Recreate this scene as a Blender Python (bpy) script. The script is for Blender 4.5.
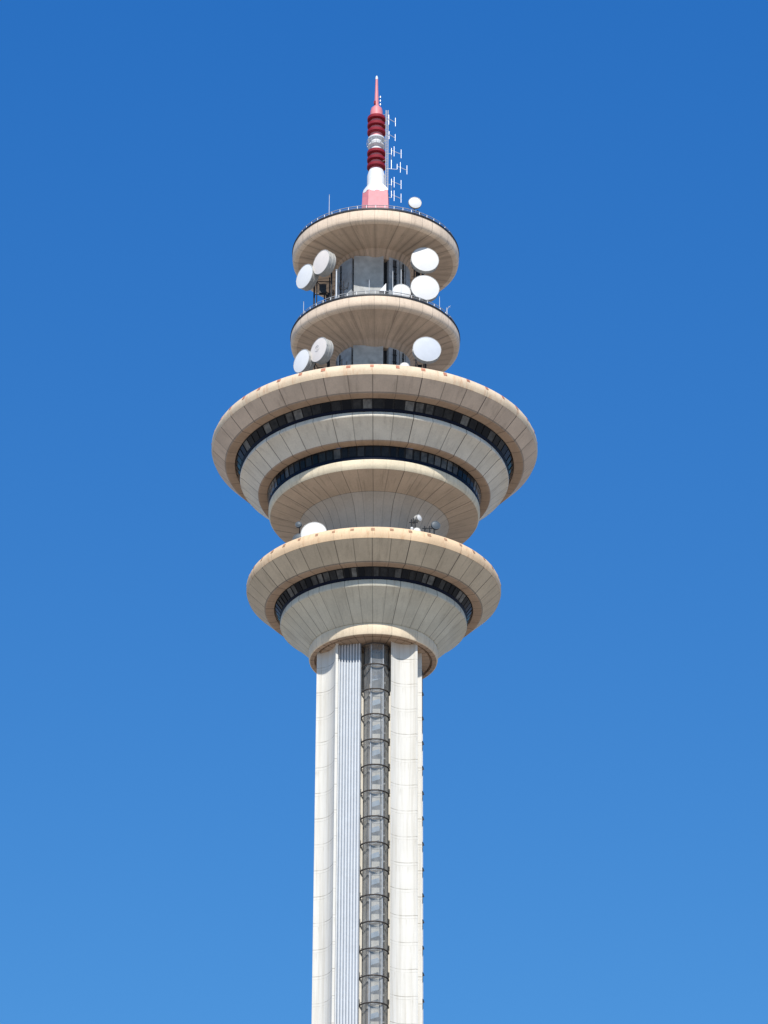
import bpy, bmesh, math, random
from mathutils import Vector, Matrix
R = math.radians
random.seed(11)
for o in list(bpy.data.objects): bpy.data.objects.remove(o)
S = bpy.context.scene
C = S.collection

# ------------------------------------------------------------------ camera
cd = bpy.data.cameras.new('camera'); cam = bpy.data.objects.new('camera', cd); C.objects.link(cam)
cd.sensor_fit = 'VERTICAL'; cd.sensor_height = 24.0; cd.lens = 24.0*3450/1024
cd.clip_start = 1; cd.clip_end = 60000
cam.matrix_world = Matrix.Translation((1.21, -375, 1.7)) @ Matrix.Rotation(R(90+28.2), 4, 'X') @ Matrix.Rotation(R(0.25), 4, 'Z')
S.camera = cam

# ------------------------------------------------------------------ world, sun, exposure
SUN_EL = 45.0; SUN_AZ = 180.0            # the sun stands behind the photographer
W = bpy.data.worlds.new('World'); S.world = W; W.use_nodes = True
wn = W.node_tree.nodes; wl = W.node_tree.links
bg = wn['Background']; sky = wn.new('ShaderNodeTexSky'); sky.sky_type = 'NISHITA'; sky.sun_disc = False
sky.sun_elevation = R(SUN_EL); sky.sun_rotation = R(SUN_AZ); sky.altitude = 100
sky.air_density = 1.0; sky.dust_density = 0.25; sky.ozone_density = 3.0
grade = wn.new('ShaderNodeVectorMath'); grade.operation = 'MULTIPLY_ADD'      # deep polarised blue of this sky
grade.inputs[1].default_value = (0.62, 0.97, 0.82); grade.inputs[2].default_value = (-0.29, 0.06, 2.52)
gmax = wn.new('ShaderNodeVectorMath'); gmax.operation = 'MAXIMUM'; gmax.inputs[1].default_value = (0.02, 0.02, 0.02)
wl.new(sky.outputs[0], grade.inputs[0]); wl.new(grade.outputs[0], gmax.inputs[0]); 
gmin = wn.new('ShaderNodeVectorMath'); gmin.operation = 'MINIMUM'; gmin.inputs[1].default_value = (2.6, 3.9, 6.6)   # no bright aureole in this clean air
wl.new(gmax.outputs[0], gmin.inputs[0]); wl.new(gmin.outputs[0], bg.inputs[0]); bg.inputs[1].default_value = 0.10
ld = bpy.data.lights.new('sun', 'SUN'); ld.energy = 4.2; ld.angle = R(0.53); ld.color = (1.0, 0.965, 0.91)
lo = bpy.data.objects.new('sun', ld); C.objects.link(lo)
lo.rotation_euler = (R(90-SUN_EL), 0, R(SUN_AZ-180-0.8)); lo.location = (0, -400, 500)
S.view_settings.view_transform = 'Standard'; S.view_settings.look = 'None'
S.view_settings.gamma = 1; S.view_settings.use_curve_mapping = False
S.view_settings.exposure = 0.15

# ------------------------------------------------------------------ helpers
def link(name, bm, mat, parent=None, smooth=True, angle=32):
    me = bpy.data.meshes.new(name)
    bmesh.ops.recalc_face_normals(bm, faces=bm.faces)
    bm.to_mesh(me); bm.free()
    if smooth:
        for p in me.polygons: p.use_smooth = True
        me.set_sharp_from_angle(angle=R(angle))
    o = bpy.data.objects.new(name, me); C.objects.link(o)
    if mat: me.materials.append(mat)
    if parent: o.parent = parent
    return o
def tag(o, label=None, cat=None, group=None, kind=None):
    if label: o['label'] = label
    if cat: o['category'] = cat
    if group: o['group'] = group
    if kind: o['kind'] = kind
    return o
def thing(name, label, cat, loc=(0,0,0), group=None):
    o = bpy.data.objects.new(name, None); C.objects.link(o); o.location = loc
    return tag(o, label, cat, group)
def part(name, parent):
    o = bpy.data.objects.new(name, None); C.objects.link(o); o.parent = parent; return o

def lathe(bm, prof, seg=192, closed=False, c=(0,0)):
    """spin a (radius, height) outline round the z axis"""
    rows = []
    for r, z in prof:
        if r < 1e-5: rows.append([bm.verts.new((c[0], c[1], z))])
        else: rows.append([bm.verts.new((c[0]+r*math.sin(2*math.pi*i/seg), c[1]-r*math.cos(2*math.pi*i/seg), z)) for i in range(seg)])
    pairs = list(zip(rows, rows[1:]))
    if closed: pairs.append((rows[-1], rows[0]))
    for a, b in pairs:
        for i in range(seg):
            j = (i+1) % seg
            if len(a) == 1 and len(b) == 1: continue
            if len(a) == 1: bm.faces.new((a[0], b[i], b[j]))
            elif len(b) == 1: bm.faces.new((a[i], a[j], b[0]))
            else: bm.faces.new((a[i], a[j], b[j], b[i]))
    return bm
def box(bm, x0, x1, y0, y1, z0, z1, M=None):
    v = [bm.verts.new((x, y, z)) for z in (z0, z1) for y in (y0, y1) for x in (x0, x1)]
    for f in ((0,1,3,2),(4,5,7,6),(0,1,5,4),(2,3,7,6),(0,2,6,4),(1,3,7,5)): bm.faces.new([v[i] for i in f])
    if M is not None: bmesh.ops.transform(bm, matrix=M, verts=v)
    return v
def rod(bm, a, b, r0, r1=None, n=8, cap=True):
    a = Vector(a); b = Vector(b); r1 = r0 if r1 is None else r1
    d = (b-a).normalized(); u = d.cross(Vector((0,0,1)))
    if u.length < 1e-3: u = Vector((1,0,0))
    u.normalize(); w = d.cross(u)
    A = [bm.verts.new(a+(u*math.cos(2*math.pi*i/n)+w*math.sin(2*math.pi*i/n))*r0) for i in range(n)]
    B = [bm.verts.new(b+(u*math.cos(2*math.pi*i/n)+w*math.sin(2*math.pi*i/n))*r1) for i in range(n)]
    for i in range(n):
        j = (i+1) % n; bm.faces.new((A[i], A[j], B[j], B[i]))
    if cap: bm.faces.new(A[::-1]); bm.faces.new(B)
def hoop(bm, r, z, t, seg=96, n=8, c=(0,0), a0=0, a1=360):
    full = abs(a1-a0) >= 360
    N = seg if full else seg+1
    rows = []
    for i in range(N):
        a = R(a0+(a1-a0)*i/seg)
        rows.append([bm.verts.new((c[0]+(r+t*math.cos(2*math.pi*k/n))*math.sin(a), c[1]-(r+t*math.cos(2*math.pi*k/n))*math.cos(a), z+t*math.sin(2*math.pi*k/n))) for k in range(n)])
    for i in range(seg if full else seg):
        A = rows[i]; B = rows[(i+1) % N]
        for k in range(n):
            m = (k+1) % n; bm.faces.new((A[k], A[m], B[m], B[k]))
def pol(r, deg, z): return (r*math.sin(R(deg)), -r*math.cos(R(deg)), z)

# ------------------------------------------------------------------ materials
class NT:
    def __init__(s, name):
        s.m = bpy.data.materials.new(name); s.m.use_nodes = True
        s.t = s.m.node_tree; s.b = s.t.nodes['Principled BSDF']
    def n(s, kind, **kw):
        x = s.t.nodes.new(kind)
        for k, v in kw.items(): setattr(x, k, v)
        return x
    def l(s, a, b): s.t.links.new(a, b)
    def math(s, op, a, b=None, c=None):
        x = s.n('ShaderNodeMath', operation=op)
        for i, v in enumerate((a, b, c)):
            if v is None: continue
            if isinstance(v, (int, float)): x.inputs[i].default_value = v
            else: s.l(v, x.inputs[i])
        return x.outputs[0]
    def ramp(s, v, lo, hi, a=0.0, b=1.0):
        x = s.n('ShaderNodeMapRange'); x.interpolation_type = 'SMOOTHSTEP'
        s.l(v, x.inputs[0]); x.inputs[1].default_value = lo; x.inputs[2].default_value = hi
        x.inputs[3].default_value = a; x.inputs[4].default_value = b
        return x.outputs[0]
    def mix(s, f, a, b, mode='MIX'):
        x = s.n('ShaderNodeMix', data_type='RGBA', blend_type=mode)
        if isinstance(f, (int, float)): x.inputs[0].default_value = f
        else: s.l(f, x.inputs[0])
        for v, i in ((a, 6), (b, 7)):
            if isinstance(v, tuple): x.inputs[i].default_value = (*v, 1)
            else: s.l(v, x.inputs[i])
        return x.outputs[2]
    def noise(s, vec, scale, detail=4, rough=0.55):
        x = s.n('ShaderNodeTexNoise'); s.l(vec, x.inputs['Vector'])
        x.inputs['Scale'].default_value = scale; x.inputs['Detail'].default_value = detail; x.inputs['Roughness'].default_value = rough
        return x.outputs['Fac']
    def bump(s, h, strength, dist=0.02):
        x = s.n('ShaderNodeBump'); x.inputs['Strength'].default_value = strength; x.inputs['Distance'].default_value = dist
        s.l(h, x.inputs['Height']); s.l(x.outputs[0], s.b.inputs['Normal'])

def radial_concrete(name, col, n=42, off=-0.6, jw=0.06, joint=(0.05,0.04,0.035), var=0.10, rough=0.75, streak=0.25, zline=None, jf=0.85, stain=(0.12,0.08,0.055), soft=0.0):
    """cladding of n panels round the z axis: joints, panel to panel tone changes, run-off streaks"""
    m = NT(name); tc = m.n('ShaderNodeTexCoord'); sp = m.n('ShaderNodeSeparateXYZ'); m.l(tc.outputs['Object'], sp.inputs[0])
    x, y, z = sp.outputs
    ang = m.math('ARCTAN2', x, m.math('MULTIPLY', y, -1.0))
    rr = m.math('SQRT', m.math('ADD', m.math('MULTIPLY', x, x), m.math('MULTIPLY', y, y)))
    k = m.math('ADD', m.math('MULTIPLY', m.math('SUBTRACT', ang, R(off)), n/(2*math.pi)), 100.0)
    fr = m.math('ABSOLUTE', m.math('SUBTRACT', m.math('FRACT', m.math('ADD', k, 0.5)), 0.5))
    d = m.math('MULTIPLY', m.math('MULTIPLY', fr, 2*math.pi/n), rr)
    jm = m.ramp(d, jw*0.35, jw*0.75, 1.0, 0.0)
    idx = m.math('FLOOR', k)
    wn_ = m.n('ShaderNodeTexWhiteNoise', noise_dimensions='1D'); m.l(idx, wn_.inputs['W'])
    cmb = m.n('ShaderNodeCombineXYZ'); m.l(m.math('MULTIPLY', ang, 9.0), cmb.inputs[0]); m.l(m.math('MULTIPLY', z, 0.12), cmb.inputs[1]); m.l(m.math('MULTIPLY', rr, 0.10), cmb.inputs[2])
    st = m.noise(cmb.outputs[0], 3.2, 6, 0.62)
    big = m.noise(tc.outputs['Object'], 0.35, 5, 0.6); fine = m.noise(tc.outputs['Object'], 5.0, 4, 0.6)
    pv = m.math('MULTIPLY_ADD', wn_.outputs[0], var, 1.0-var*0.5)
    pv = m.math('MULTIPLY', pv, m.ramp(big, 0.25, 0.75, 0.88, 1.06))
    pv = m.math('MULTIPLY', pv, m.ramp(fine, 0.2, 0.8, 0.93, 1.05))
    c3 = m.n('ShaderNodeCombineXYZ')
    for i in range(3): m.l(pv, c3.inputs[i])
    c = m.mix(1.0, col, c3.outputs[0], 'MULTIPLY')
    c = m.mix(m.math('MULTIPLY', m.ramp(st, 0.50, 0.74), streak), c, stain)
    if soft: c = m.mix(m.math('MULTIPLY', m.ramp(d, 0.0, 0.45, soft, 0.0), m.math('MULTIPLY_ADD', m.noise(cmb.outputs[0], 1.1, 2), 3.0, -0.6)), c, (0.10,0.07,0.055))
    # joints are not all equally open
    w2 = m.n('ShaderNodeTexWhiteNoise', noise_dimensions='1D'); m.l(m.math('FLOOR', m.math('ADD', k, 0.5)), w2.inputs['W'])
    jm = m.math('MULTIPLY', jm, m.math('MAXIMUM', m.math('MULTIPLY_ADD', w2.outputs[0], 0.55, jf-0.42), 0.0))
    if zline is not None:
        zz = m.ramp(m.math('ABSOLUTE', m.math('SUBTRACT', z, zline)), 0.015, 0.045, 0.6, 0.0)
        jm = m.math('MAXIMUM', jm, zz)
    c = m.mix(jm, c, joint)
    m.l(c, m.b.inputs['Base Color']); m.b.inputs['Roughness'].default_value = rough
    m.b.inputs['Specular IOR Level'].default_value = 0.3
    m.bump(m.math('SUBTRACT', fine, m.math('MULTIPLY', jm, 2.0)), 0.5, 0.03)
    return m.m

def plain(name, col, rough=0.5, metal=0.0, var=0.12, scale=3.0, spec=0.4, bump=0.2, grime=None):
    m = NT(name); tc = m.n('ShaderNodeTexCoord')
    a = m.noise(tc.outputs['Object'], scale, 5); b = m.noise(tc.outputs['Object'], scale*0.22, 4)
    v = m.math('MULTIPLY', m.ramp(a, 0.2, 0.8, 1-var, 1+var*0.4), m.ramp(b, 0.25, 0.75, 1-var, 1.0))
    c3 = m.n('ShaderNodeCombineXYZ')
    for i in range(3): m.l(v, c3.inputs[i])
    c = m.mix(1.0, col, c3.outputs[0], 'MULTIPLY')
    if grime:
        c = m.mix(m.ramp(b, 0.55, 0.72, 0.0, 0.6), c, grime)
    m.l(c, m.b.inputs['Base Color'])
    m.b.inputs['Roughness'].default_value = rough; m.b.inputs['Metallic'].default_value = metal
    m.b.inputs['Specular IOR Level'].default_value = spec
    if bump: m.bump(a, bump, 0.01)
    return m.m

def shaft_material():
    m = NT('shaft_concrete'); tc = m.n('ShaderNodeTexCoord'); sp = m.n('ShaderNodeSeparateXYZ'); m.l(tc.outputs['Object'], sp.inputs[0])
    x, y, z = sp.outputs
    def lines(z0, w, seed):
        k = m.math('DIVIDE', m.math('SUBTRACT', z, z0), 3.258)
        wob = m.math('MULTIPLY', m.math('SUBTRACT', m.noise(tc.outputs['Object'], 0.8+seed, 3), 0.5), 0.012)
        f = m.math('ABSOLUTE', m.math('SUBTRACT', m.math('FRACT', m.math('ADD', m.math('ADD', k, wob), 0.5)), 0.5))
        return m.ramp(m.math('MULTIPLY', f, 3.258), w*0.4, w, 1.0, 0.0)
    brk = m.ramp(m.noise(tc.outputs['Object'], 1.1, 4), 0.35, 0.62, 0.25, 1.0)
    j = m.math('MULTIPLY', lines(177.05, 0.07, 0.0), m.math('MULTIPLY', brk, 0.55))
    j2 = m.math('MULTIPLY', lines(176.7, 0.05, 0.3), m.math('MULTIPLY', brk, 0.28))
    mp = m.n('ShaderNodeMapping'); mp.inputs['Scale'].default_value = (2.4, 2.4, 0.07); m.l(tc.outputs['Object'], mp.inputs[0])
    st = m.noise(mp.outputs[0], 1.0, 6, 0.65); big = m.noise(tc.outputs['Object'], 0.25, 5); fine = m.noise(tc.outputs['Object'], 4, 4)
    c = m.mix(m.ramp(st, 0.40, 0.70, 0.0, 0.6), (0.74,0.71,0.645), (0.52,0.475,0.39))
    c = m.mix(m.ramp(big, 0.4, 0.75, 0.0, 0.25), c, (0.58,0.55,0.48))
    # run-off just under each joint
    k = m.math('FRACT', m.math('DIVIDE', m.math('SUBTRACT', 176.6, z), 3.258))
    mp2 = m.n('ShaderNodeMapping'); mp2.inputs['Scale'].default_value = (5, 5, 0.25); m.l(tc.outputs['Object'], mp2.inputs[0])
    drip = m.math('MULTIPLY', m.ramp(k, 0.0, 0.35, 1.0, 0.0), m.ramp(m.noise(mp2.outputs[0], 1.0, 5), 0.5, 0.75))
    c = m.mix(m.math('MULTIPLY', drip, 0.5), c, (0.42,0.38,0.30))
    c = m.mix(m.math('MAXIMUM', j, j2), c, (0.20,0.17,0.12))
    m.l(c, m.b.inputs['Base Color']); m.b.inputs['Roughness'].default_value = 0.8; m.b.inputs['Specular IOR Level'].default_value = 0.2
    m.bump(m.math('SUBTRACT', fine, j), 0.4, 0.03)
    return m.m

def glass_pane():
    m = NT('dark_window_glass'); oi = m.n('ShaderNodeObjectInfo'); tc = m.n('ShaderNodeTexCoord')
    v = m.math('POWER', oi.outputs['Random'], 3.0)
    nz = m.noise(tc.outputs['Object'], 1.4, 3)
    c = m.mix(m.math('MULTIPLY', v, m.ramp(nz, 0.3, 0.7, 0.4, 1.0)), (0.006,0.008,0.012), (0.24,0.235,0.22))
    m.l(c, m.b.inputs['Base Color']); m.b.inputs['Roughness'].default_value = 0.14; m.b.inputs['Specular IOR Level'].default_value = 0.16
    m.bump(m.noise(tc.outputs['Object'], 0.8, 2), 0.12, 0.05)
    return m.m

def tube_glass():
    m = NT('lift_tube_glass'); t = m.t
    tr = m.n('ShaderNodeBsdfTransparent'); tr.inputs[0].default_value = (0.93, 0.945, 0.95, 1)
    gl = m.n('ShaderNodeBsdfGlossy'); gl.inputs['Color'].default_value = (0.9,0.93,1,1); gl.inputs['Roughness'].default_value = 0.09
    di = m.n('ShaderNodeBsdfDiffuse'); di.inputs[0].default_value = (0.52,0.51,0.49,1)
    lw = m.n('ShaderNodeLayerWeight'); lw.inputs[0].default_value = 0.5      # facing term: the same from either side of the sheet
    refl = m.math('MULTIPLY_ADD', m.math('POWER', lw.outputs['Facing'], 4.0), 0.6, 0.07)
    tc = m.n('ShaderNodeTexCoord'); mp = m.n('ShaderNodeMapping'); mp.inputs['Scale'].default_value = (1.3,1.3,0.75); m.l(tc.outputs['Object'], mp.inputs[0])
    dirt = m.ramp(m.noise(mp.outputs[0], 1.0, 5, 0.6), 0.3, 0.75, 0.20, 0.42)
    a = m.n('ShaderNodeMixShader'); m.l(dirt, a.inputs[0]); m.l(tr.outputs[0], a.inputs[1]); m.l(di.outputs[0], a.inputs[2])
    b = m.n('ShaderNodeMixShader'); m.l(refl, b.inputs[0]); m.l(a.outputs[0], b.inputs[1]); m.l(gl.outputs[0], b.inputs[2])
    bp = m.n('ShaderNodeBump'); bp.inputs['Strength'].default_value = 0.25; bp.inputs['Distance'].default_value = 0.05
    m.l(m.noise(tc.outputs['Object'], 0.9, 2), bp.inputs['Height']); m.l(bp.outputs[0], gl.inputs['Normal'])
    m.l(b.outputs[0], t.nodes['Material Output'].inputs[0])
    return m.m

M = {}
M['rim_top'] = radial_concrete('tan_cladding_rim', (0.80,0.63,0.44), jw=0.05, jf=0.45, streak=0.6, stain=(0.55,0.27,0.13))
M['rim_low'] = radial_concrete('orange_tan_cladding_rim', (0.82,0.59,0.37), jw=0.05, jf=0.45, streak=0.6, stain=(0.50,0.26,0.12))
M['panel_big'] = radial_concrete('brownish_grey_cladding', (0.67,0.53,0.41), zline=209.10, jw=0.10)
M['panel_low'] = radial_concrete('grey_brown_cladding', (0.62,0.51,0.37), zline=189.10, jw=0.09)
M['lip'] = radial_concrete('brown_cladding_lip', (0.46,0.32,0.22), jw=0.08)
M['grey'] = radial_concrete('pale_grey_cladding', (0.76,0.70,0.59), jw=0.09)
M['bowl'] = radial_concrete('brown_bowl_cladding', (0.62,0.475,0.345), jw=0.075, jf=0.72, streak=0.35)
M['bowl_lip'] = radial_concrete('cream_bowl_lip', (0.84,0.72,0.52), jw=0.05, jf=0.4)
M['neck'] = radial_concrete('pale_neck_cladding', (0.58,0.50,0.41), jw=0.06, jf=0.65, n=42, streak=0.15)
M['cone'] = radial_concrete('grey_cone_cladding', (0.64,0.60,0.49), jw=0.07, streak=0.25, jf=0.7)
M['cornice'] = radial_concrete('cream_cornice', (0.86,0.70,0.50), n=42, jw=0.05, jf=0.4)
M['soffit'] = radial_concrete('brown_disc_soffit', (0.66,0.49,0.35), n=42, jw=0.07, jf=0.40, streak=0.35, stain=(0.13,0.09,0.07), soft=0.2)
M['disc_band'] = radial_concrete('pinkish_cream_disc_band', (0.86,0.68,0.51), n=42, jw=0.05, jf=0.62, streak=0.28)
M['shaft'] = shaft_material()
M['rib'] = plain('white_rib_metal', (0.72,0.73,0.74), 0.45, 0, 0.06)
M['rib_base'] = plain('pale_blue_sheet', (0.52,0.56,0.60), 0.4, 0, 0.08)
M['groove'] = plain('dark_blue_gasket', (0.22,0.26,0.32), 0.6, 0, 0.1)
M['pane'] = glass_pane(); M['tube'] = tube_glass()
M['band'] = plain('black_window_frame', (0.012,0.012,0.014), 0.6, 0, 0.2)
M['sill'] = plain('dark_blue_sill', (0.004,0.008,0.024), 0.45, 0, 0.1, spec=0.12)
M['ring'] = plain('brown_steel_ring', (0.10,0.085,0.075), 0.38, 0.5, 0.2)
M['back_strip'] = plain('brown_grey_back_strip', (0.36,0.32,0.28), 0.7, 0, 0.3, 1.5)
M['blue_plate'] = plain('blue_grey_plate', (0.28,0.36,0.45), 0.5, 0.1, 0.1)
M['frame'] = plain('pale_steel_frame', (0.55,0.56,0.56), 0.4, 0.2, 0.1)
M['dark'] = plain('dark_steel', (0.035,0.036,0.04), 0.6, 0.2, 0.2)
M['black'] = plain('black_flashing', (0.02,0.02,0.024), 0.6, 0, 0.2)
M['core'] = plain('grey_core_concrete', (0.58,0.58,0.55), 0.8, 0, 0.22, 1.2, 0.2, 0.3, grime=(0.12,0.11,0.10))
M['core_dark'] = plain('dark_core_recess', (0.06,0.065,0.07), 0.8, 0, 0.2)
M['core_blue'] = plain('blue_grey_core_panel', (0.50,0.53,0.55), 0.7, 0, 0.25, 1.5, 0.2, 0.3)
M['roof'] = plain('grey_roof_felt', (0.22,0.21,0.20), 0.9)
M['rail'] = plain('galvanised_rail', (0.48,0.49,0.50), 0.4, 0.3, 0.1)
M['pink'] = plain('pinkish_red_mast_paint', (0.78,0.27,0.29), 0.5, 0, 0.14, 1.6)  # light pinkish red of base, tubes, cap and spire
M['red'] = plain('shaded_red_fin', (0.27,0.005,0.018), 0.75, 0, 0.2, 2)  # red deepened so the fins carry their shade in the colour
M['white'] = plain('white_mast_paint', (0.80,0.80,0.80), 0.5, 0, 0.08)
M['cover'] = plain('white_dish_cover', (0.74,0.73,0.71), 0.5, 0, 0.05, 1.2, bump=0.05)
M['cover_sunlit'] = plain('sunlit_white_dish_cover', (0.88,0.87,0.85), 0.5, 0, 0.05, 1.2, bump=0.05)  # copy of the white cover, lightened to look sunlit
M['cover_cream'] = plain('cream_dish_cover', (0.88,0.80,0.73), 0.55, 0, 0.06, 1.2, bump=0.05)
M['cover_blue'] = plain('bluish_dish_cover', (0.55,0.58,0.63), 0.5, 0, 0.06, 1.2, bump=0.05)
M['cover_shaded_grey'] = plain('shaded_blue_grey_cover', (0.09,0.11,0.13), 0.5, 0, 0.06, 1.2, bump=0.05)  # blue grey darkened to stand for the shadow on these dishes
M['drum'] = plain('grey_dish_shroud', (0.52,0.51,0.48), 0.55, 0.1, 0.12)
M['brick'] = plain('brick_red_cap', (0.60,0.25,0.15), 0.8, 0, 0.25)
M['brown'] = plain('brown_cap', (0.48,0.27,0.16), 0.8, 0, 0.25)
M['aerial'] = plain('pale_aerial_metal', (0.78,0.78,0.76), 0.35, 0.2, 0.05)

# ------------------------------------------------------------------ ground
g = NT('dry_city_ground'); tc = g.n('ShaderNodeTexCoord')
c = g.mix(g.ramp(g.noise(tc.outputs['Object'], 0.02, 6), 0.35, 0.65), (0.43,0.365,0.285), (0.35,0.31,0.245))
c = g.mix(g.ramp(g.noise(tc.outputs['Object'], 0.6, 4), 0.4, 0.7, 0.0, 0.4), c, (0.30,0.28,0.25))
g.l(c, g.b.inputs['Base Color']); g.b.inputs['Roughness'].default_value = 0.9
bm = bmesh.new(); lathe(bm, [(0,0),(40,0),(400,0),(4000,0),(20000,0)], 96)
tag(link('ground', bm, g.m, smooth=False), kind='structure')

# ------------------------------------------------------------------ the tower
T = thing('broadcast_tower', 'tall white telecommunications tower with stacked round decks and a red and white mast', 'tower')

# shaft: concave faced fins round two glazed lift tubes
def concave(p, q, sag, n=14):
    (x0,y0),(x1,y1) = p, q; dx, dy = x1-x0, y1-y0; L = math.hypot(dx, dy); nx, ny = -dy/L, dx/L
    out = []
    for i in range(n+1):
        t = i/n; s = sag*4*t*(1-t); out.append((x0+dx*t+nx*s, y0+dy*t+ny*s))
    return out
def curve(p, q, w, n=16):
    return [tuple((1-t)**2*p[k]+2*t*(1-t)*q[k]+t*t*w[k] for k in (0,1)) for t in [i/n for i in range(n+1)]]
outline = [(-6.62,0.6)] + curve((-6.76,-2.2),(-5.0,-2.35),(-4.5,-4.55)) + [(-4.46,-4.98),(-4.16,-4.98),(-4.16,-4.28),(-1.42,-4.98),(-1.42,-2.35),(2.12,-2.35),(2.12,-5.62)] \
    + curve((2.16,-5.65),(3.2,-4.35),(5.05,-4.90)) + [(5.28,-4.80),(5.28,-2.4),(5.82,-2.4),(5.82,1.1),(3.0,1.1),(3.0,4.75),(5.8,4.75)] \
    + concave((5.8,5.0),(3.0,6.2),0.3) + [(2.6,5.4),(-2.6,5.4)] + concave((-3.0,6.2),(-5.9,3.9),0.4) + [(-6.5,2.6)]
bm = bmesh.new()
lo_ = [bm.verts.new((x,y,0)) for x,y in outline]; hi_ = [bm.verts.new((x,y,183.2)) for x,y in outline]
for i in range(len(outline)):
    j = (i+1) % len(outline); bm.faces.new((lo_[i], lo_[j], hi_[j], hi_[i]))
bm.faces.new(hi_)
link('shaft', bm, M['shaft'], T, angle=20)

# ribbed metal panel
PM = Matrix.Translation((-2.79, -4.66, 0)) @ Matrix.Rotation(math.atan2(-0.70, 2.74), 4, 'Z')
bm = bmesh.new(); box(bm, -1.40, 1.40, -0.09, 0.0, 0.1, 182.25, PM)
rp = link('ribbed_panel', bm, M['rib_base'], T, smooth=False)
for i in range(8):
    bm = bmesh.new(); x = -1.22+i*0.352
    v = [(x-0.085,-0.093),(x-0.05,-0.27),(x+0.05,-0.27),(x+0.085,-0.093)]
    a = [bm.verts.new(PM @ Vector((p[0],p[1],0.1))) for p in v]; b = [bm.verts.new(PM @ Vector((p[0],p[1],182.22))) for p in v]
    for k in range(4): bm.faces.new((a[k],a[(k+1)%4],b[(k+1)%4],b[k]))
    bm.faces.new(b)
    link('panel_rib', bm, M['rib'], rp, smooth=False)
    bm = bmesh.new(); box(bm, x+0.088, x+0.150, -0.115, -0.09, 0.1, 182.22, PM)
    link('panel_groove', bm, M['groove'], rp, smooth=False)

# lift tubes
def lift_tube(cx, cy, a_open):
    bm = bmesh.new(); r = 1.43; hexa = (-145,-85,-25,35,95,155)        # six sided, three sides face out
    vs0 = [bm.verts.new((cx+r*math.sin(R(q)+a_open), cy-r*math.cos(R(q)+a_open), 0.1)) for q in hexa]
    vs1 = [bm.verts.new((v.co.x, v.co.y, 182.15)) for v in vs0]
    for i in range(5): bm.faces.new((vs0[i], vs0[i+1], vs1[i+1], vs1[i]))
    t = link('lift_tube', bm, M['tube'], T, smooth=False)
    for dgr in hexa[1:5]:
        bm = bmesh.new(); a = R(dgr)+a_open; w = 0.05
        p = (cx+1.44*math.sin(a), cy-1.44*math.cos(a))
        box(bm, -w, w, -0.045, 0.045, 0.1, 182.1, Matrix.Translation((p[0],p[1],0)) @ Matrix.Rotation(a,4,'Z'))
        link('tube_mullion', bm, M['frame'] if dgr in (-25,35) else M['dark'], t, smooth=False)
    def ring_bm(zs):
        bm = bmesh.new()
        for z in zs:
            hoop(bm, 1.69 if a_open == 0 else 1.57, z, 0.09, 40, 8, (cx-0.13*math.cos(a_open),cy-0.13*math.sin(a_open)), math.degrees(a_open)-97, math.degrees(a_open)+97)
            for q in (-85,-25,35,95):
                a = R(q)+a_open; rod(bm, (cx+1.40*math.sin(a),cy-1.40*math.cos(a),z), (cx+1.66*math.sin(a),cy-1.66*math.cos(a),z), 0.04)
        return bm
    top = 179.2
    zs = [top-3.258*i for i in range(54)]
    for z in [181.95]+zs[:30]: link('ring_hoop', ring_bm([z]), M['ring'], t)
    tag(link('ring_hoops_below', ring_bm(zs[30:]), M['ring'], t), kind='stuff')
    # guide rails and floor brackets seen through the glass
    bm = bmesh.new()
    for s, rr in ((-0.95,0.5),(-0.5,0.1),(0.55,0.1),(0.98,0.45)):
        x = cx+s*math.cos(a_open)-rr*math.sin(a_open)*-1; y = cy+s*math.sin(a_open)+rr*math.cos(a_open)*-0.0
        rod(bm, (x,y,0.2), (x,y,182), 0.05, n=6)
    link('guide_rail', bm, M['dark'], t)
    bm = bmesh.new(); Mb = Matrix.Translation((cx,cy,0)) @ Matrix.Rotation(a_open,4,'Z')
    box(bm, -1.12,-0.62, 1.0,1.08, 0.3,182.0, Mb); box(bm, 0.80,1.05, 1.0,1.08, 0.3,182.0, Mb)
    link('dark_back_strip', bm, M['back_strip'], t, smooth=False)  # inner strips added to darken the side facets of the tube
    def bracket_bm(zz):
        bm = bmesh.new()
        for z in zz:
            Mx = Matrix.Translation((cx,cy,z+0.25)) @ Matrix.Rotation(a_open,4,'Z')
            box(bm, -1.05,1.1, 0.75,0.9, -0.12,0.12, Mx)
            box(bm, -0.55,0.62, 0.35,0.80, 0.40,0.46, Mx @ Matrix.Rotation(R(-16),4,'Y'))
            box(bm, 0.85,1.12,-0.3,0.76, -1.3,-1.15, Mx); box(bm, 0.85,1.12,-0.3,0.76, -2.2,-2.05, Mx)
            box(bm, 0.98,1.10,0.70,0.80, -2.3,0.13, Mx)
        return bm
    for z in zs[:16]: link('floor_bracket', bracket_bm([z]), M['drum'], t, smooth=False)
    for z in zs[:16]:
        bm = bmesh.new(); box(bm, -0.5,0.55, 0.55,0.62, -0.15,0.45, Matrix.Translation((cx,cy,z-0.9)) @ Matrix.Rotation(a_open,4,'Z') @ Matrix.Rotation(R(-18),4,'Y')); link('blue_patch_plate', bm, M['blue_plate'], t, smooth=False)  # plate added to draw the tilted bluish patch of each module
    tag(link('floor_brackets_below', bracket_bm(zs[16:40]), M['drum'], t, smooth=False), kind='stuff')
    return t
lift_tube(0.38, -4.22, 0.0)
lift_tube(4.50, 2.7, R(60))

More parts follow.
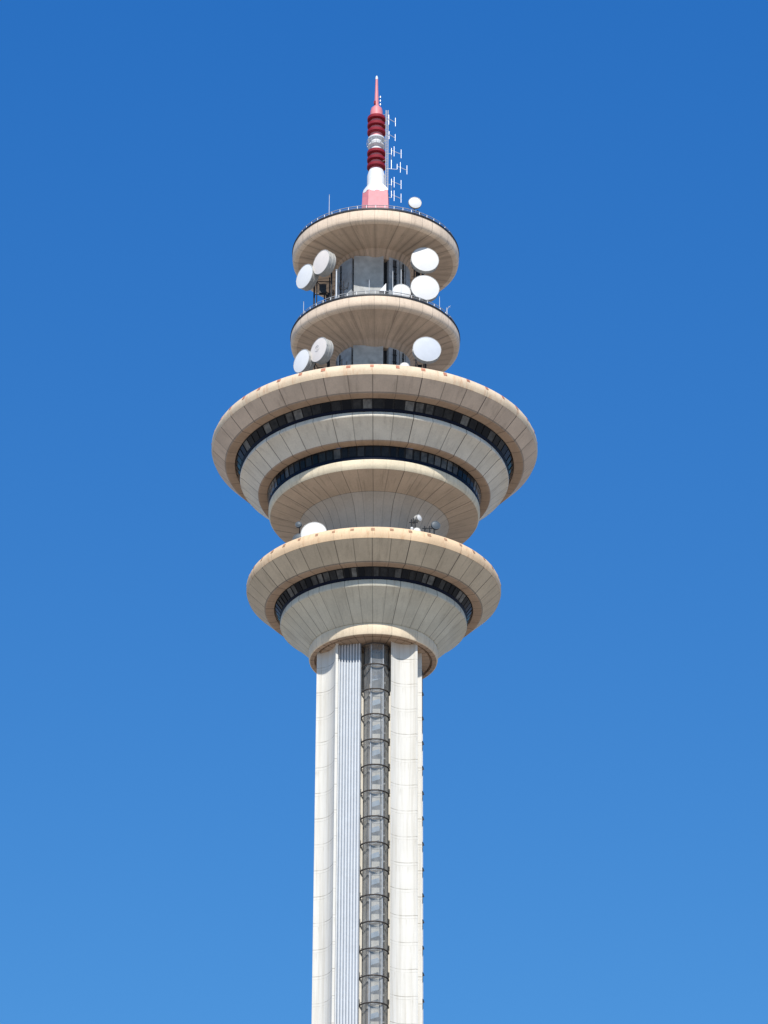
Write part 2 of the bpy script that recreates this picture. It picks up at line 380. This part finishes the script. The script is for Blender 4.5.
# cornice collar at the head of the shaft
bm = bmesh.new()
lathe(bm, [(7.76,183.66),(7.83,183.45),(7.82,183.0),(7.78,182.5),(7.70,182.28),(7.62,182.25),(7.5,182.7),(7.5,183.66)], closed=True)
link('cornice', bm, M['cornice'], T)
bm = bmesh.new(); lathe(bm, [(7.61,182.26),(7.56,182.22),(7.12,182.22),(7.0,182.62),(6.85,182.62),(6.8,182.28),(0.5,182.28),(0.5,183.0),(7.4,183.0)], closed=True)
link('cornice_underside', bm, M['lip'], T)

# lower deck
bm = bmesh.new()
lathe(bm, [(11.05,187.80),(11.20,187.72),(11.27,187.50),(11.30,187.2),(11.33,187.02),(11.26,186.86),(11.02,186.78),(9.4,185.22),(7.85,183.70),(7.7,183.68),(7.7,187.80)], closed=True)
link('cone_cladding', bm, M['cone'], T)
bm = bmesh.new()
lathe(bm, [(14.6,192.74),(15.05,192.72),(15.32,192.45),(15.50,192.0),(15.50,191.5),(15.36,191.10),(14.6,191.5)], closed=True)
lowrim = link('lower_rim', bm, M['rim_low'], T)
bm = bmesh.new(); lathe(bm, [(15.335,191.09),(13.17,189.06),(13.1,189.5),(14.6,191.2)], closed=True)
link('lower_fascia', bm, M['panel_low'], T)
bm = bmesh.new(); lathe(bm, [(13.16,189.04),(13.10,188.98),(12.08,189.0),(12.0,189.3),(13.0,189.35)], closed=True)
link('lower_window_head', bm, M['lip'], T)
bm = bmesh.new(); lathe(bm, [(14.9,192.70),(6.0,192.78),(6.0,192.3),(14.0,192.3)], closed=True)
link('lower_roof', bm, M['roof'], T)

# middle decks
bm = bmesh.new()
lathe(bm, [(19.4,212.28),(19.75,212.25),(20.05,212.02),(20.27,211.5),(20.28,211.05),(20.10,210.64),(19.3,211.0)], closed=True)
bigrim = link('upper_rim', bm, M['rim_top'], T)
bm = bmesh.new(); lathe(bm, [(20.09,210.62),(18.50,209.05),(18.4,209.5),(19.4,210.8)], closed=True)
link('upper_fascia', bm, M['panel_big'], T)
bm = bmesh.new(); lathe(bm, [(18.49,209.03),(18.42,208.96),(17.33,208.94),(17.2,209.25),(18.3,209.3)], closed=True)
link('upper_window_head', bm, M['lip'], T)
bm = bmesh.new(); lathe(bm, [(19.5,212.24),(5.0,212.5),(5.0,211.9),(19.2,211.8)], closed=True)
link('upper_roof', bm, M['roof'], T)
bm = bmesh.new()
lathe(bm, [(16.30,207.62),(16.48,207.56),(16.57,207.36),(16.62,207.14),(16.65,207.0),(16.58,206.88),(16.34,206.78),(15.4,205.9),(14.38,204.96),(14.28,204.82),(14.0,205.4),(16.0,207.5)], closed=True)
link('gallery_ring', bm, M['grey'], T)
bm = bmesh.new(); lathe(bm, [(14.37,204.90),(14.27,204.78),(13.95,204.74),(13.25,204.76),(13.1,205.1),(14.0,205.2)], closed=True)
link('gallery_window_head', bm, M['lip'], T)
bm = bmesh.new(); lathe(bm, [(12.6,203.10),(12.90,203.06),(13.03,202.88),(13.04,202.4),(12.96,202.02),(12.80,201.80),(12.4,202.2)], closed=True)
link('bowl_lip', bm, M['bowl_lip'], T)
bm = bmesh.new(); lathe(bm, [(12.79,201.79),(11.9,201.50),(10.6,201.13),(9.23,200.70),(9.1,201.2),(12.3,202.1)], closed=True)
link('bowl', bm, M['bowl'], T)
bm = bmesh.new(); lathe(bm, [(9.21,200.68),(8.5,200.2),(7.9,199.5),(7.35,198.5),(6.9,197.2),(6.55,195.5),(6.4,193.5),(6.35,192.79),(5.5,192.79),(5.5,200.9)], closed=True)
link('bowl_neck', bm, M['neck'], T)

# glazing
def window_band(name, r0, z0, r1, z1, n=84, shift=0.5):
    bm = bmesh.new(); k = 0.10
    lathe(bm, [(r0-k,z0+0.05),(r1-k-0.02,z1-0.03),(r1-0.6,z1-0.03),(r0-0.7,z0+0.05)], closed=True)
    B = link(name, bm, M['band'], T)
    fb = 0.22; rb = r1+(r0-r1)*fb; zb = z1+(z0-z1)*fb
    bm = bmesh.new(); lathe(bm, [(rb-0.03,zb),(r1-0.01,z1+0.005),(r1-0.16,z1+0.005),(rb-0.13,zb)], closed=True)
    link('window_sill', bm, M['sill'], B)
    rest = bmesh.new(); nrest = 0
    for i in range(n):
        am = -0.6+(i+shift)*360/n
        am = (am+180) % 360-180
        half = 360/n/2-random.choice((0.28,0.36,0.6))*(1.0 if r0 > 15 else 1.25)
        vis = abs(am) < 70
        bm = bmesh.new() if vis else rest
        def P(r, a, z): return bm.verts.new(pol(r, a, z))
        ft = 0.93; rt = r1+(r0-r1)*ft; zt = z1+(z0-z1)*ft
        o = [P(rb+0.0,am-half,zb+0.02),P(rb,am+half,zb+0.02),P(rt,am+half,zt),P(rt,am-half,zt)]
        q = [P(rb-0.06,am-half,zb+0.02),P(rb-0.06,am+half,zb+0.02),P(rt-0.06,am+half,zt),P(rt-0.06,am-half,zt)]
        bm.faces.new(o); bm.faces.new(q[::-1])
        for e in range(4): bm.faces.new((o[e],q[e],q[(e+1)%4],o[(e+1)%4]))
        if vis: link('window_pane', bm, M['pane'], B, smooth=False)
    tag(link('rear_window_panes', rest, M['pane'], B, smooth=False), kind='stuff')
window_band('upper_windows', 17.30, 208.95, 16.52, 207.60)
window_band('gallery_windows', 13.24, 204.76, 12.96, 203.06)
window_band('lower_windows', 12.06, 189.00, 11.18, 187.78)

# caps over the rim joints
def caps(rim, r0, z0, r1, z1, w, mat, n=42):
    first = None
    for i in range(n):
        a = -0.6+i*360/n
        jit = random.uniform(-0.1,0.1)
        bm = bmesh.new()
        u = math.hypot(r0-r1, z0-z1)
        Mx = Matrix.Rotation(R(a),4,'Z') @ Matrix.Translation((jit, -(r0+r1)/2, (z0+z1)/2)) @ Matrix.Rotation(-math.atan2(r0-r1, z1-z0), 4, 'X')
        box(bm, -w/2*random.uniform(.7,1.1), w/2*random.uniform(.7,1.1), -0.02, 0.03, -u/2*random.uniform(.7,1.1), u/2, Mx)
        link('joint_cap', bm, mat, rim, smooth=False)
caps(bigrim, 20.285, 211.50, 20.085, 211.97, 0.55, M['brick'])
caps(lowrim, 15.512, 192.00, 15.352, 192.40, 0.46, M['brown'])

# two small decks for the aerials, each with a railing
def disc(name, rtop, ztop, rb, zb, sof_r, sof_z, core_z):
    bm = bmesh.new()
    lathe(bm, [(rtop-0.06,ztop-0.22),(rtop-0.03,ztop-0.8),(rtop-0.07,zb+0.45),(rtop-0.14,zb+0.15),(rb+0.03,zb-0.03),(rb-0.15,zb-0.10),(rb-0.5,zb-0.12),(rb-1.2,zb+0.3),(rtop-0.8,ztop-0.3)], closed=True)
    o = link(name, bm, M['disc_band'], T)
    bm = bmesh.new(); lathe(bm, [(rtop,ztop+0.02),(rtop+0.02,ztop-0.2),(rtop-0.15,ztop-0.215),(rtop-0.6,ztop-0.2),(rtop-0.6,ztop+0.02)], closed=True)
    link('roof_flashing', bm, M['black'], o)
    bm = bmesh.new(); lathe(bm, [(rtop-0.5,ztop-0.02),(3.0,ztop+0.1),(3.0,ztop-0.4),(rtop-0.5,ztop-0.4)], closed=True)
    link('roof_surface', bm, M['roof'], o)
    bm = bmesh.new()
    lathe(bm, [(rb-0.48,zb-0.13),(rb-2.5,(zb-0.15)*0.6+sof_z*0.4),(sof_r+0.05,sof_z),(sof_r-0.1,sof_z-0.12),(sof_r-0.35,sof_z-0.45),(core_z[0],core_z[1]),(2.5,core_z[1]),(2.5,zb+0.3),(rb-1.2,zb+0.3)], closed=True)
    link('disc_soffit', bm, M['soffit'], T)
    bm = bmesh.new(); rr = rtop-0.33
    for z, t in ((ztop+0.62,0.05),(ztop+0.34,0.03)): hoop(bm, rr, z, t, 128, 6)
    for i in range(56): rod(bm, pol(rr,i*360/56,ztop), pol(rr,i*360/56,ztop+0.62), 0.04, n=6)
    link('railing', bm, M['rail'], o)
    return o
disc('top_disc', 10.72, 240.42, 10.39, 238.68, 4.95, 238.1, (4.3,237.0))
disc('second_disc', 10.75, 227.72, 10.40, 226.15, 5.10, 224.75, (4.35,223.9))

# core between the small decks
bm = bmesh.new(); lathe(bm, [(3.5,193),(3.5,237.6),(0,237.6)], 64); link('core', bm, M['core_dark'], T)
def wedge(bm, r0, r1, a0, a1, z0, z1, n=16):
    for k in range(n):
        pass
    A = [[bm.verts.new(pol(r, a0+(a1-a0)*i/n, z)) for i in range(n+1)] for r in (r0,r1) for z in (z0,z1)]
    for i in range(n):
        bm.faces.new((A[2][i],A[2][i+1],A[3][i+1],A[3][i])); bm.faces.new((A[0][i],A[0][i+1],A[1][i+1],A[1][i]))
        bm.faces.new((A[1][i],A[1][i+1],A[3][i+1],A[3][i]))
    bm.faces.new((A[0][0],A[1][0],A[3][0],A[2][0])); bm.faces.new((A[0][n],A[1][n],A[3][n],A[2][n]))
for z0, z1 in ((227.75,237.3),(212.4,224.1)):
    bm = bmesh.new(); box(bm, -2.73, 1.02, -4.35, -2.0, z0, z1); link('core_pier', bm, M['core'], T, smooth=False)
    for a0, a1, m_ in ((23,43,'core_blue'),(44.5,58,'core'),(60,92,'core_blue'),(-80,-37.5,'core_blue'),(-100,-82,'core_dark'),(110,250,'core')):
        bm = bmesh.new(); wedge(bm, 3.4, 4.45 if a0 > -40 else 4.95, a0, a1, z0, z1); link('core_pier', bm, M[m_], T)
    # conduits clipped to the piers
    bm = bmesh.new()
    for a, r in ((22,3.7),(31,4.55),(34.5,4.55),(43.7,4.3),(51,4.55),(-62,5.0),(-36,4.6)):
        rod(bm, pol(r,a,z0), pol(r,a,z1-0.3), 0.09, n=6)
        for z in range(int(z0)+1, int(z1)): rod(bm, pol(r,a-1.6,z), pol(r,a+1.6,z), 0.1, n=6)
    link('conduit', bm, M['dark'], T)

# mast
mast = part('mast', T)
def mlathe(name, prof, mat, seg=32, c=(0,0), smooth=True):
    bm = bmesh.new(); lathe(bm, prof, seg, True, c); return link(name, bm, mat, mast, smooth)
FOOT = [(-1.86,-0.62),(-1.02,-1.45),(1.62,-1.30),(1.78,0.6),(0.9,1.6),(-1.0,1.6)]
def foot_ring(k, n=48):
    out = []
    for i in range(n):
        a = R(360*i/n); dx, dy = math.sin(a), -math.cos(a); best = 1.5
        for (x0,y0),(x1,y1) in zip(FOOT, FOOT[1:]+FOOT[:1]):
            ex, ey = x1-x0, y1-y0; det = dx*(-ey)+dy*ex
            if abs(det) < 1e-9: continue
            t = (x0*(-ey)+y0*ex)/det; u = (dx*y0-dy*x0)/det
            if t > 0 and -1e-6 <= u <= 1+1e-6: best = t
        out.append((best*k*dx, best*k*dy))
    return out
bm = bmesh.new()
a = [bm.verts.new((x*1.13-0.04, y*1.13, 240.5)) for x, y in FOOT]; b = [bm.verts.new((x*0.93, y*0.93, 249.45)) for x, y in FOOT]
for i in range(6): bm.faces.new((a[i],a[(i+1)%6],b[(i+1)%6],b[i]))
bm.faces.new(b)
link('mast_base', bm, M['pink'], mast, smooth=False)
bm = bmesh.new(); n = 48      # white hood, squared at the foot and round above
hr = foot_ring(0.95)
A = [bm.verts.new((x, y, 249.40-0.16*((i//3) % 2))) for i, (x, y) in enumerate(hr)]
A2 = [bm.verts.new((x*0.97, y*0.97, 249.75)) for x, y in hr]
B = [bm.verts.new(pol(1.19, 360*i/n, 250.65)) for i in range(n)]
for i in range(n):
    bm.faces.new((A[i],A[(i+1)%n],A2[(i+1)%n],A2[i])); bm.faces.new((A2[i],A2[(i+1)%n],B[(i+1)%n],B[i]))
lo2 = B
for r, z in ((1.17,252.3),(0.95,253.1),(0.78,253.2)):
    nx = [bm.verts.new(pol(r, 360*i/n, z)) for i in range(n)]
    for i in range(n): bm.faces.new((lo2[i],lo2[(i+1)%n],nx[(i+1)%n],nx[i]))
    lo2 = nx
link('mast_hood', bm, M['white'], mast, angle=25)
mlathe('mast_tube', [(0.02,253.0),(0.80,253.0),(0.80,256.05),(0.02,256.05)], M['pink'])
mlathe('mast_tube', [(0.02,256.05),(0.80,256.05),(0.80,258.35),(0.02,258.35)], M['white'])
mlathe('mast_tube', [(0.02,258.35),(0.80,258.35),(0.80,261.5),(0.02,261.5)], M['pink'])
for z in (253.85,254.9,255.95,259.25,260.30,261.35):
    mlathe('red_fin', [(0.82,z+0.10),(1.17,z+0.12),(1.20,z+0.05),(1.20,z-0.30),(1.14,z-0.36),(0.83,z-0.42)], M['red'], 40)
for z in (257.0, 258.1): mlathe('white_collar', [(0.83,z+0.1),(1.10,z+0.08),(1.10,z-0.10),(0.83,z-0.35)], M['white'], 40)
bm = bmesh.new()
for z in (257.05,257.75): hoop(bm, 1.24, z, 0.035, 32, 6)
for i in range(12):
    rod(bm, pol(1.24,i*30,256.95), pol(1.24,i*30,257.8), 0.03, n=5); rod(bm, pol(0.8,i*30,256.8), pol(1.24,i*30,257.05), 0.03, n=5)
link('mast_platform', bm, M['rail'], mast)
mlathe('mast_cap', [(0.02,261.5),(0.83,261.5),(0.80,262.5),(0.70,262.95),(0.40,263.25),(0.30,263.45),(0.02,263.45)], M['pink'])
mlathe('spire', [(0.02,263.4),(0.29,263.4),(0.16,267.7),(0.02,267.7)], M['pink'], 16)
mlathe('spire_tip', [(0.02,267.65),(0.17,267.65),(0.17,267.95),(0.09,268.2),(0.02,268.25)], M['white'], 16)
bm = bmesh.new(); box(bm, -0.36,-0.12,-0.42,-0.16, 263.5,263.95); link('spire_hatch', bm, M['red'], mast, smooth=False)
bm = bmesh.new()
for z in (263.6,264.2,264.8): rod(bm,(0.2,0,z),(0.5,-0.05,z),0.03,n=5); rod(bm,(0.5,-0.05,z-0.1),(0.5,-0.05,z+0.15),0.06,n=6)
link('spire_lamp_bracket', bm, M['aerial'], mast)
bm = bmesh.new()       # cable ladder beside the mast
for x in (1.26, 1.52): rod(bm, (x,-0.75,248.0), (x,-0.75,262.2), 0.055, n=6)
z = 248.2
while z < 262: rod(bm, (1.26,-0.75,z), (1.52,-0.75,z), 0.035, n=5); z += 0.4
for z in (249.5,252,254.4,257.4,260,261.6): rod(bm, (0.7,-0.4,z), (1.3,-0.75,z), 0.05, n=5)
link('cable_ladder', bm, M['drum'], mast)

# ------------------------------------------------------------------ aerials beside the mast
def dipole(label, x, z, arms, half, left, y=-0.9, pole=None):
    z -= 0.3; half *= 0.82
    t = thing('dipole_antenna', label, 'antenna', (x, y, z), 'dipole antennas beside the mast')
    bm = bmesh.new(); rod(bm, (-left,-0.30,0.06), (arms,0.45,-0.06), 0.04, n=6); link('boom', bm, M['aerial'], t)
    for xx, h, yy in ((0,half,-0.1),(arms,half*0.86,0.45)) + (((-left,half*0.5,-0.3),) if left > 0.3 else ()):
        bm = bmesh.new(); rod(bm, (xx,yy,-h), (xx,yy,h), 0.034, n=6); link('element', bm, M['aerial'], t)
    if pole:
        bm = bmesh.new(); rod(bm, (-left,0.35,-pole), (-left,0.35,0.5), 0.04, n=6); rod(bm, (-left,0.35,-0.1), (1.4-x,0.15,-0.1), 0.03, n=5)
        link('support_pole', bm, M['aerial'], t)
    else:
        bm = bmesh.new(); rod(bm, (-left,0.35,0), (1.4-x,0.15,0.0), 0.03, n=5); link('support_arm', bm, M['aerial'], t)
dipole('highest pale dipole antenna beside the upper red fins of the mast', 1.62, 260.85, 0.86, 0.95, 0.1)
dipole('second highest dipole antenna, a small bracket level with the white collars', 1.66, 258.4, 0.80, 0.75, 0.1)
dipole('third dipole antenna from the top, with a long drop pole beside the lower red fins', 2.32, 255.85, 0.92, 0.95, 0.35, pole=2.4)
dipole('dipole antenna standing farthest out to the right of the mast', 3.14, 253.35, 0.86, 0.98, 0.42)
dipole('dipole antenna with a short drop pole beside the white hood of the mast', 2.34, 251.05, 0.90, 0.98, 0.35, pole=1.9)
dipole('lowest dipole antenna, just above the roof dish beside the pink mast base', 2.34, 248.95, 0.90, 0.98, 0.35)

# ------------------------------------------------------------------ dishes
def drum_dish(label, x, y, z, az, dia, depth, floor, cover='cover', tilt=0, name='drum_antenna', group='round drum antennas on the small decks', post=0.11, emblem=False):
    """round microwave drum: face centre at x,y,z; az = heading of the face (0 = towards the photographer, + = right)"""
    n = Vector((math.sin(R(az))*math.cos(R(tilt)), -math.cos(R(az))*math.cos(R(tilt)), math.sin(R(tilt))))
    Mx = n.to_track_quat('Z','Y').to_matrix().to_4x4()
    ctr = Vector((x,y,z)); back = ctr-n*(depth+0.45)
    t = thing(name, label, 'antenna', (back.x, back.y, floor), group)
    inv = Matrix.Translation((-back.x,-back.y,-floor)) @ Matrix.Translation(ctr) @ Mx
    r = dia/2
    bm = bmesh.new(); lathe(bm, [(0,0.10),(r*0.4,0.088),(r*0.75,0.055),(r*0.97,0.01),(r*0.985,-0.03),(r*0.5,-0.04),(0,-0.04)], 56)
    bmesh.ops.transform(bm, matrix=inv, verts=bm.verts); link('dish_cover', bm, M[cover], t)
    bm = bmesh.new(); lathe(bm, [(r,0.0),(r,-0.09),(r*0.985,-0.10),(r*0.98,-depth*0.82),(r*0.93,-depth*0.95),(r*0.7,-depth),(r*0.2,-depth-0.12),(0.0,-depth-0.12)], 56)
    hoop(bm, r*0.985, -depth*0.45, 0.035, 56, 6); hoop(bm, r*0.985, -depth*0.8, 0.03, 56, 6)
    bmesh.ops.transform(bm, matrix=inv, verts=bm.verts); link('dish_shroud', bm, M[cover if cover == 'cover_shaded_grey' else 'drum'], t)
    bm = bmesh.new(); hoop(bm, r*0.99, 0.0, 0.045, 56, 6)
    for q in range(0,360,45): rod(bm, pol(r*1.0,q,0.05), pol(r*1.02,q,-0.12), 0.05, n=6)
    bmesh.ops.transform(bm, matrix=inv, verts=bm.verts); link('clamp_rim', bm, M[cover if cover == 'cover_shaded_grey' else 'drum'], t)
    if emblem:
        bm = bmesh.new(); hoop(bm, r*0.24, 0.112, 0.02, 40, 6, (-r*0.1, r*0.12)); hoop(bm, r*0.11, 0.112, 0.015, 24, 6, (-r*0.1, r*0.12))
        bmesh.ops.transform(bm, matrix=inv, verts=bm.verts); link('round_emblem', bm, M['rail'], t)
    bm = bmesh.new(); top = z+dia*0.38-floor
    rod(bm, (0,0,0), (0,0,top), post, n=12); rod(bm, (0,0,0), (0,0,0.06), post*2.6, n=12)
    link('mount_pole', bm, M['dark'], t)
    bm = bmesh.new(); zc = z-floor
    for dz in (-dia*0.22, dia*0.22):
        a = inv @ Vector((0, 0, -depth*0.9)); a.z = zc+dz
        rod(bm, (0,0,zc+dz), a, post*0.7, n=8)
        s = inv @ Vector((r*0.6, 0, -depth*0.8)); s2 = inv @ Vector((-r*0.6,0,-depth*0.8)); s.z = s2.z = zc+dz
        rod(bm, s, s2, post*0.55, n=8)
    rod(bm, (0,0,zc+dia*0.3), inv @ Vector((r*0.7,0,-depth*0.5)), post*0.4, n=6)
    link('mount_bracket', bm, M['dark'], t)
    return t
F2 = 227.75; F3 = 212.4; FL = 192.8; F1 = 240.5
drum_dish('white drum antenna at far left under the top deck, its upper edge in shadow', -8.98,-4.0,234.45,-50,3.30,1.15,F2,'cover_sunlit',tilt=0)
drum_dish('cream drum antenna on the left under the top deck, showing its grey side', -6.85,-6.2,235.20,-50,3.30,1.25,F2,'cover_cream')
drum_dish('upper of the two large white round antennas on the right under the top deck', 6.24,-6.6,235.42,8,3.52,0.8,F2,'cover')
drum_dish('lower of the two large white round antennas on the right, just above the railing', 6.24,-6.6,231.22,8,3.62,0.8,F2,'cover')
drum_dish('small white round antenna half hidden behind the railing of the second deck', 3.30,-6.6,230.55,6,2.35,0.6,F2,'cover')
drum_dish('white drum antenna at far left between second deck and widest deck', -9.15,-5.0,221.4,-50,3.10,1.15,F3,'cover_sunlit',group='round drum antennas on the widest deck')
drum_dish('cream drum antenna on the left between second deck and widest deck, grey side showing', -7.0,-7.0,221.85,-50,3.25,1.25,F3,'cover_cream',emblem=True,group='round drum antennas on the widest deck')
drum_dish('bluish white round antenna on the right between second deck and widest deck', 6.45,-7.5,221.7,7,3.52,0.8,F3,'cover_blue',group='round drum antennas on the widest deck')
drum_dish('tiny white round antenna just showing above the rim of the widest deck', 3.66,-8.5,218.55,0,1.20,0.4,F3,'cover',group='round drum antennas on the widest deck',post=0.06)
drum_dish('white round dish standing alone on the top deck roof right of the mast', 4.98,-7.5,243.35,8,1.62,0.35,F1,'cover',group='dishes standing alone',post=0.07)
# tripod legs of the roof dish are its own stand
t = thing('antenna_tripod', 'dark steel tripod on the top deck edge bracing the small round dish', 'stand', (5.4,-8.0,F1))
for dx, dy in ((-0.75,-0.5),(0.8,-0.3),(0.1,0.9)):
    bm = bmesh.new(); rod(bm, (dx,dy,0), (-0.1,0.85,1.9), 0.055, n=6); link('leg', bm, M['dark'], t)
bm = bmesh.new(); rod(bm, (-0.7,-0.47,0.12), (0.75,-0.28,0.12), 0.05, n=6); link('brace', bm, M['rail'], t)

# things on the lower deck roof
drum_dish('large bright white domed dish on the left of the lower deck roof', -7.20,-9.0,194.95,-6,3.15,0.9,FL,'cover',group='dishes on the lower deck')
drum_dish('small blue grey round antenna, coloured as in shade, high on a pole, left end of lower deck', -9.10,-8.0,196.75,-10,0.70,0.35,FL,'cover_shaded_grey',group='dishes on the lower deck',post=0.05)
drum_dish('blue grey round antenna, coloured as in shade, partly hidden behind the large domed dish', -9.05,-7.6,194.95,-10,1.45,0.4,FL,'cover_shaded_grey',group='dishes on the lower deck',post=0.05)
drum_dish('small white drum turned to the right above a dark bracket on the lower deck', 5.45,-8.5,197.45,45,0.78,0.55,FL,'cover',group='dishes on the lower deck',post=0.06)
drum_dish('grey round dish, coloured as in shade, at the right end of the lower deck beside a dark frame', 7.45,-9.0,196.2,15,1.05,0.35,FL,'cover_shaded_grey',group='dishes on the lower deck',post=0.06)
drum_dish('tiny white dome just above the rim of the lower deck, right of centre', 5.15,-10.2,194.75,0,0.85,0.3,FL,'cover',group='dishes on the lower deck',post=0.05)

def frame_stand(label, x, y, floor, h, w, name='steel_trestle', group=None):
    t = thing(name, label, 'trestle', (x,y,floor), group)
    bm = bmesh.new()
    for s in (-1,1): rod(bm, (s*w/2,0,0), (s*w/2,0,h), 0.075, n=8)
    link('upright', bm, M['dark'], t)
    bm = bmesh.new()
    for k in (0.3,0.6,0.9): rod(bm, (-w/2-0.3,-0.05,h*k), (w/2+0.3,-0.05,h*k), 0.06, n=6)
    rod(bm, (-w/2,0,h*0.3), (w/2,0,h*0.6), 0.045, n=6); rod(bm, (w/2,0,h*0.6), (-w/2,0,h*0.9), 0.045, n=6)
    link('crossbar', bm, M['dark'], t)
    bm = bmesh.new(); box(bm, -w*0.3, w*0.25, -0.3, 0.05, h*0.62, h*0.82); link('junction_box', bm, M['dark'], t, smooth=False)
frame_stand('dark steel trestle behind the two left drum antennas under the top deck', -6.6,-4.2,F2,6.4,1.6)
frame_stand('dark steel trestle behind the two left drum antennas under the second deck', -6.7,-4.8,F3,9.8,1.6)
frame_stand('dark steel trestle behind the two stacked white antennas on the right', 5.4,-4.4,F2,8.6,1.0)
frame_stand('dark steel trestle behind the bluish white round antenna', 5.6,-5.0,F3,10.2,1.0)
frame_stand('dark bracket trestle left of the small white drum on the lower deck', 4.75,-8.7,FL,4.3,0.45)
frame_stand('dark bracket trestle beside the shade-coloured grey round dish on the lower deck', 6.4,-9.1,FL,3.2,0.6)

frame_stand('low dark steel trestle nearer the core under the top deck', -5.9,-3.2,F2,5.2,1.1)
def forked(label, x, y, floor, h):
    t = thing('forked_antenna', label, 'antenna', (x,y,floor), 'dark forked antennas before the core')
    bm = bmesh.new(); rod(bm, (0,0,0), (0,0,h), 0.07, n=8); link('pole', bm, M['dark'], t)
    bm = bmesh.new()
    for s in (-1,1):
        rod(bm, (0,0,h*0.72), (s*0.5,-0.1,h*0.80), 0.05, n=6); rod(bm, (s*0.5,-0.1,h*0.74), (s*0.62,-0.1,h*0.95), 0.06, n=6)
    link('fork', bm, M['dark'], t)
forked('dark forked antenna on a pole left of the central pier under the top deck', -4.0,-5.6,F2,5.0)
forked('dark forked antenna on a pole left of the central pier under the second deck', -4.1,-6.2,F3,8.6)

def whip(label, x, y, floor, h, r=0.045, mat='aerial'):
    t = thing('whip_antenna', label, 'antenna', (x,y,floor), 'whip antennas')
    bm = bmesh.new(); rod(bm, (0,0,0), (0,0,h), r, r*0.8, n=8); link('rod', bm, M[mat], t)
    bm = bmesh.new(); rod(bm, (0,0,0), (0,0,0.35), r*2, n=8); rod(bm, (0,0,h-0.05), (0,0,h+0.05), r*1.4, n=8); link('socket', bm, M['rail'], t)
whip('thin whip antenna alone on the left of the top deck roof', -5.88,-9.0,F1-0.1,3.05,0.04)
whip('thick pale pole antenna left of the central pier behind the second deck railing', -4.85,-9.3,F2,4.3,0.10)
whip('thin pole antenna before the core, left of a matching pole, second deck', 2.18,-9.7,F2,3.9)
whip('thin pole antenna before the small half hidden round antenna, second deck', 3.22,-9.6,F2,4.2)
whip('short whip antenna at the far left edge of the second deck', -9.0,-5.3,F2,2.1,0.035)
whip('short whip antenna at the right edge of the second deck', 8.05,-6.6,F2,2.1,0.035)
whip('short forkless rod before the central pier on the second deck railing', -0.75,-10.2,F2,2.3,0.035)

t = thing('yagi_antenna', 'small slanted pale antenna on the far right railing of the second deck', 'antenna', (9.0,-5.4,F2))
bm = bmesh.new(); rod(bm, (0,0,0), (0,0,1.2), 0.04, n=6); link('pole', bm, M['rail'], t)
bm = bmesh.new(); rod(bm, (-0.1,0,1.0), (0.45,-0.2,1.45), 0.025, n=6)
for k in (0.15,0.4): rod(bm, (k-0.22,-0.2*k,0.95+0.8*k+0.2), (k+0.02,-0.2*k,0.95+0.8*k), 0.02, n=5)
link('boom', bm, M['aerial'], t)
t = thing('siren_horn', 'small white three sided horn at the foot of the central pier', 'horn', (1.1,-9.3,F2))
bm = bmesh.new()
a = [bm.verts.new(p) for p in ((-0.6,-0.2,1.15),(0.25,-0.2,1.15),(0.25,-0.2,2.3),(-0.6,0.4,1.15),(0.25,0.4,1.15),(0.25,0.4,2.3))]
for f in ((0,1,2),(3,5,4),(0,3,4,1),(1,4,5,2),(0,2,5,3)): bm.faces.new([a[i] for i in f])
link('horn_body', bm, M['cover'], t, smooth=False)
bm = bmesh.new(); rod(bm, (0,0.1,0), (0,0.1,1.2), 0.06); link('pole', bm, M['rail'], t)
t = thing('small_beacon', 'tiny white beacon on a stub pole left of the tiny white dome, lower deck', 'beacon', (4.55,-10.2,FL))
bm = bmesh.new(); rod(bm, (0,0,0), (0,0,1.6), 0.05); link('pole', bm, M['rail'], t)
bm = bmesh.new(); lathe(bm, [(0,2.5),(0.16,2.4),(0.2,2.2),(0.12,2.0),(0.22,1.9),(0.22,1.6),(0,1.55)], 16); link('lamp_housing', bm, M['cover'], t)
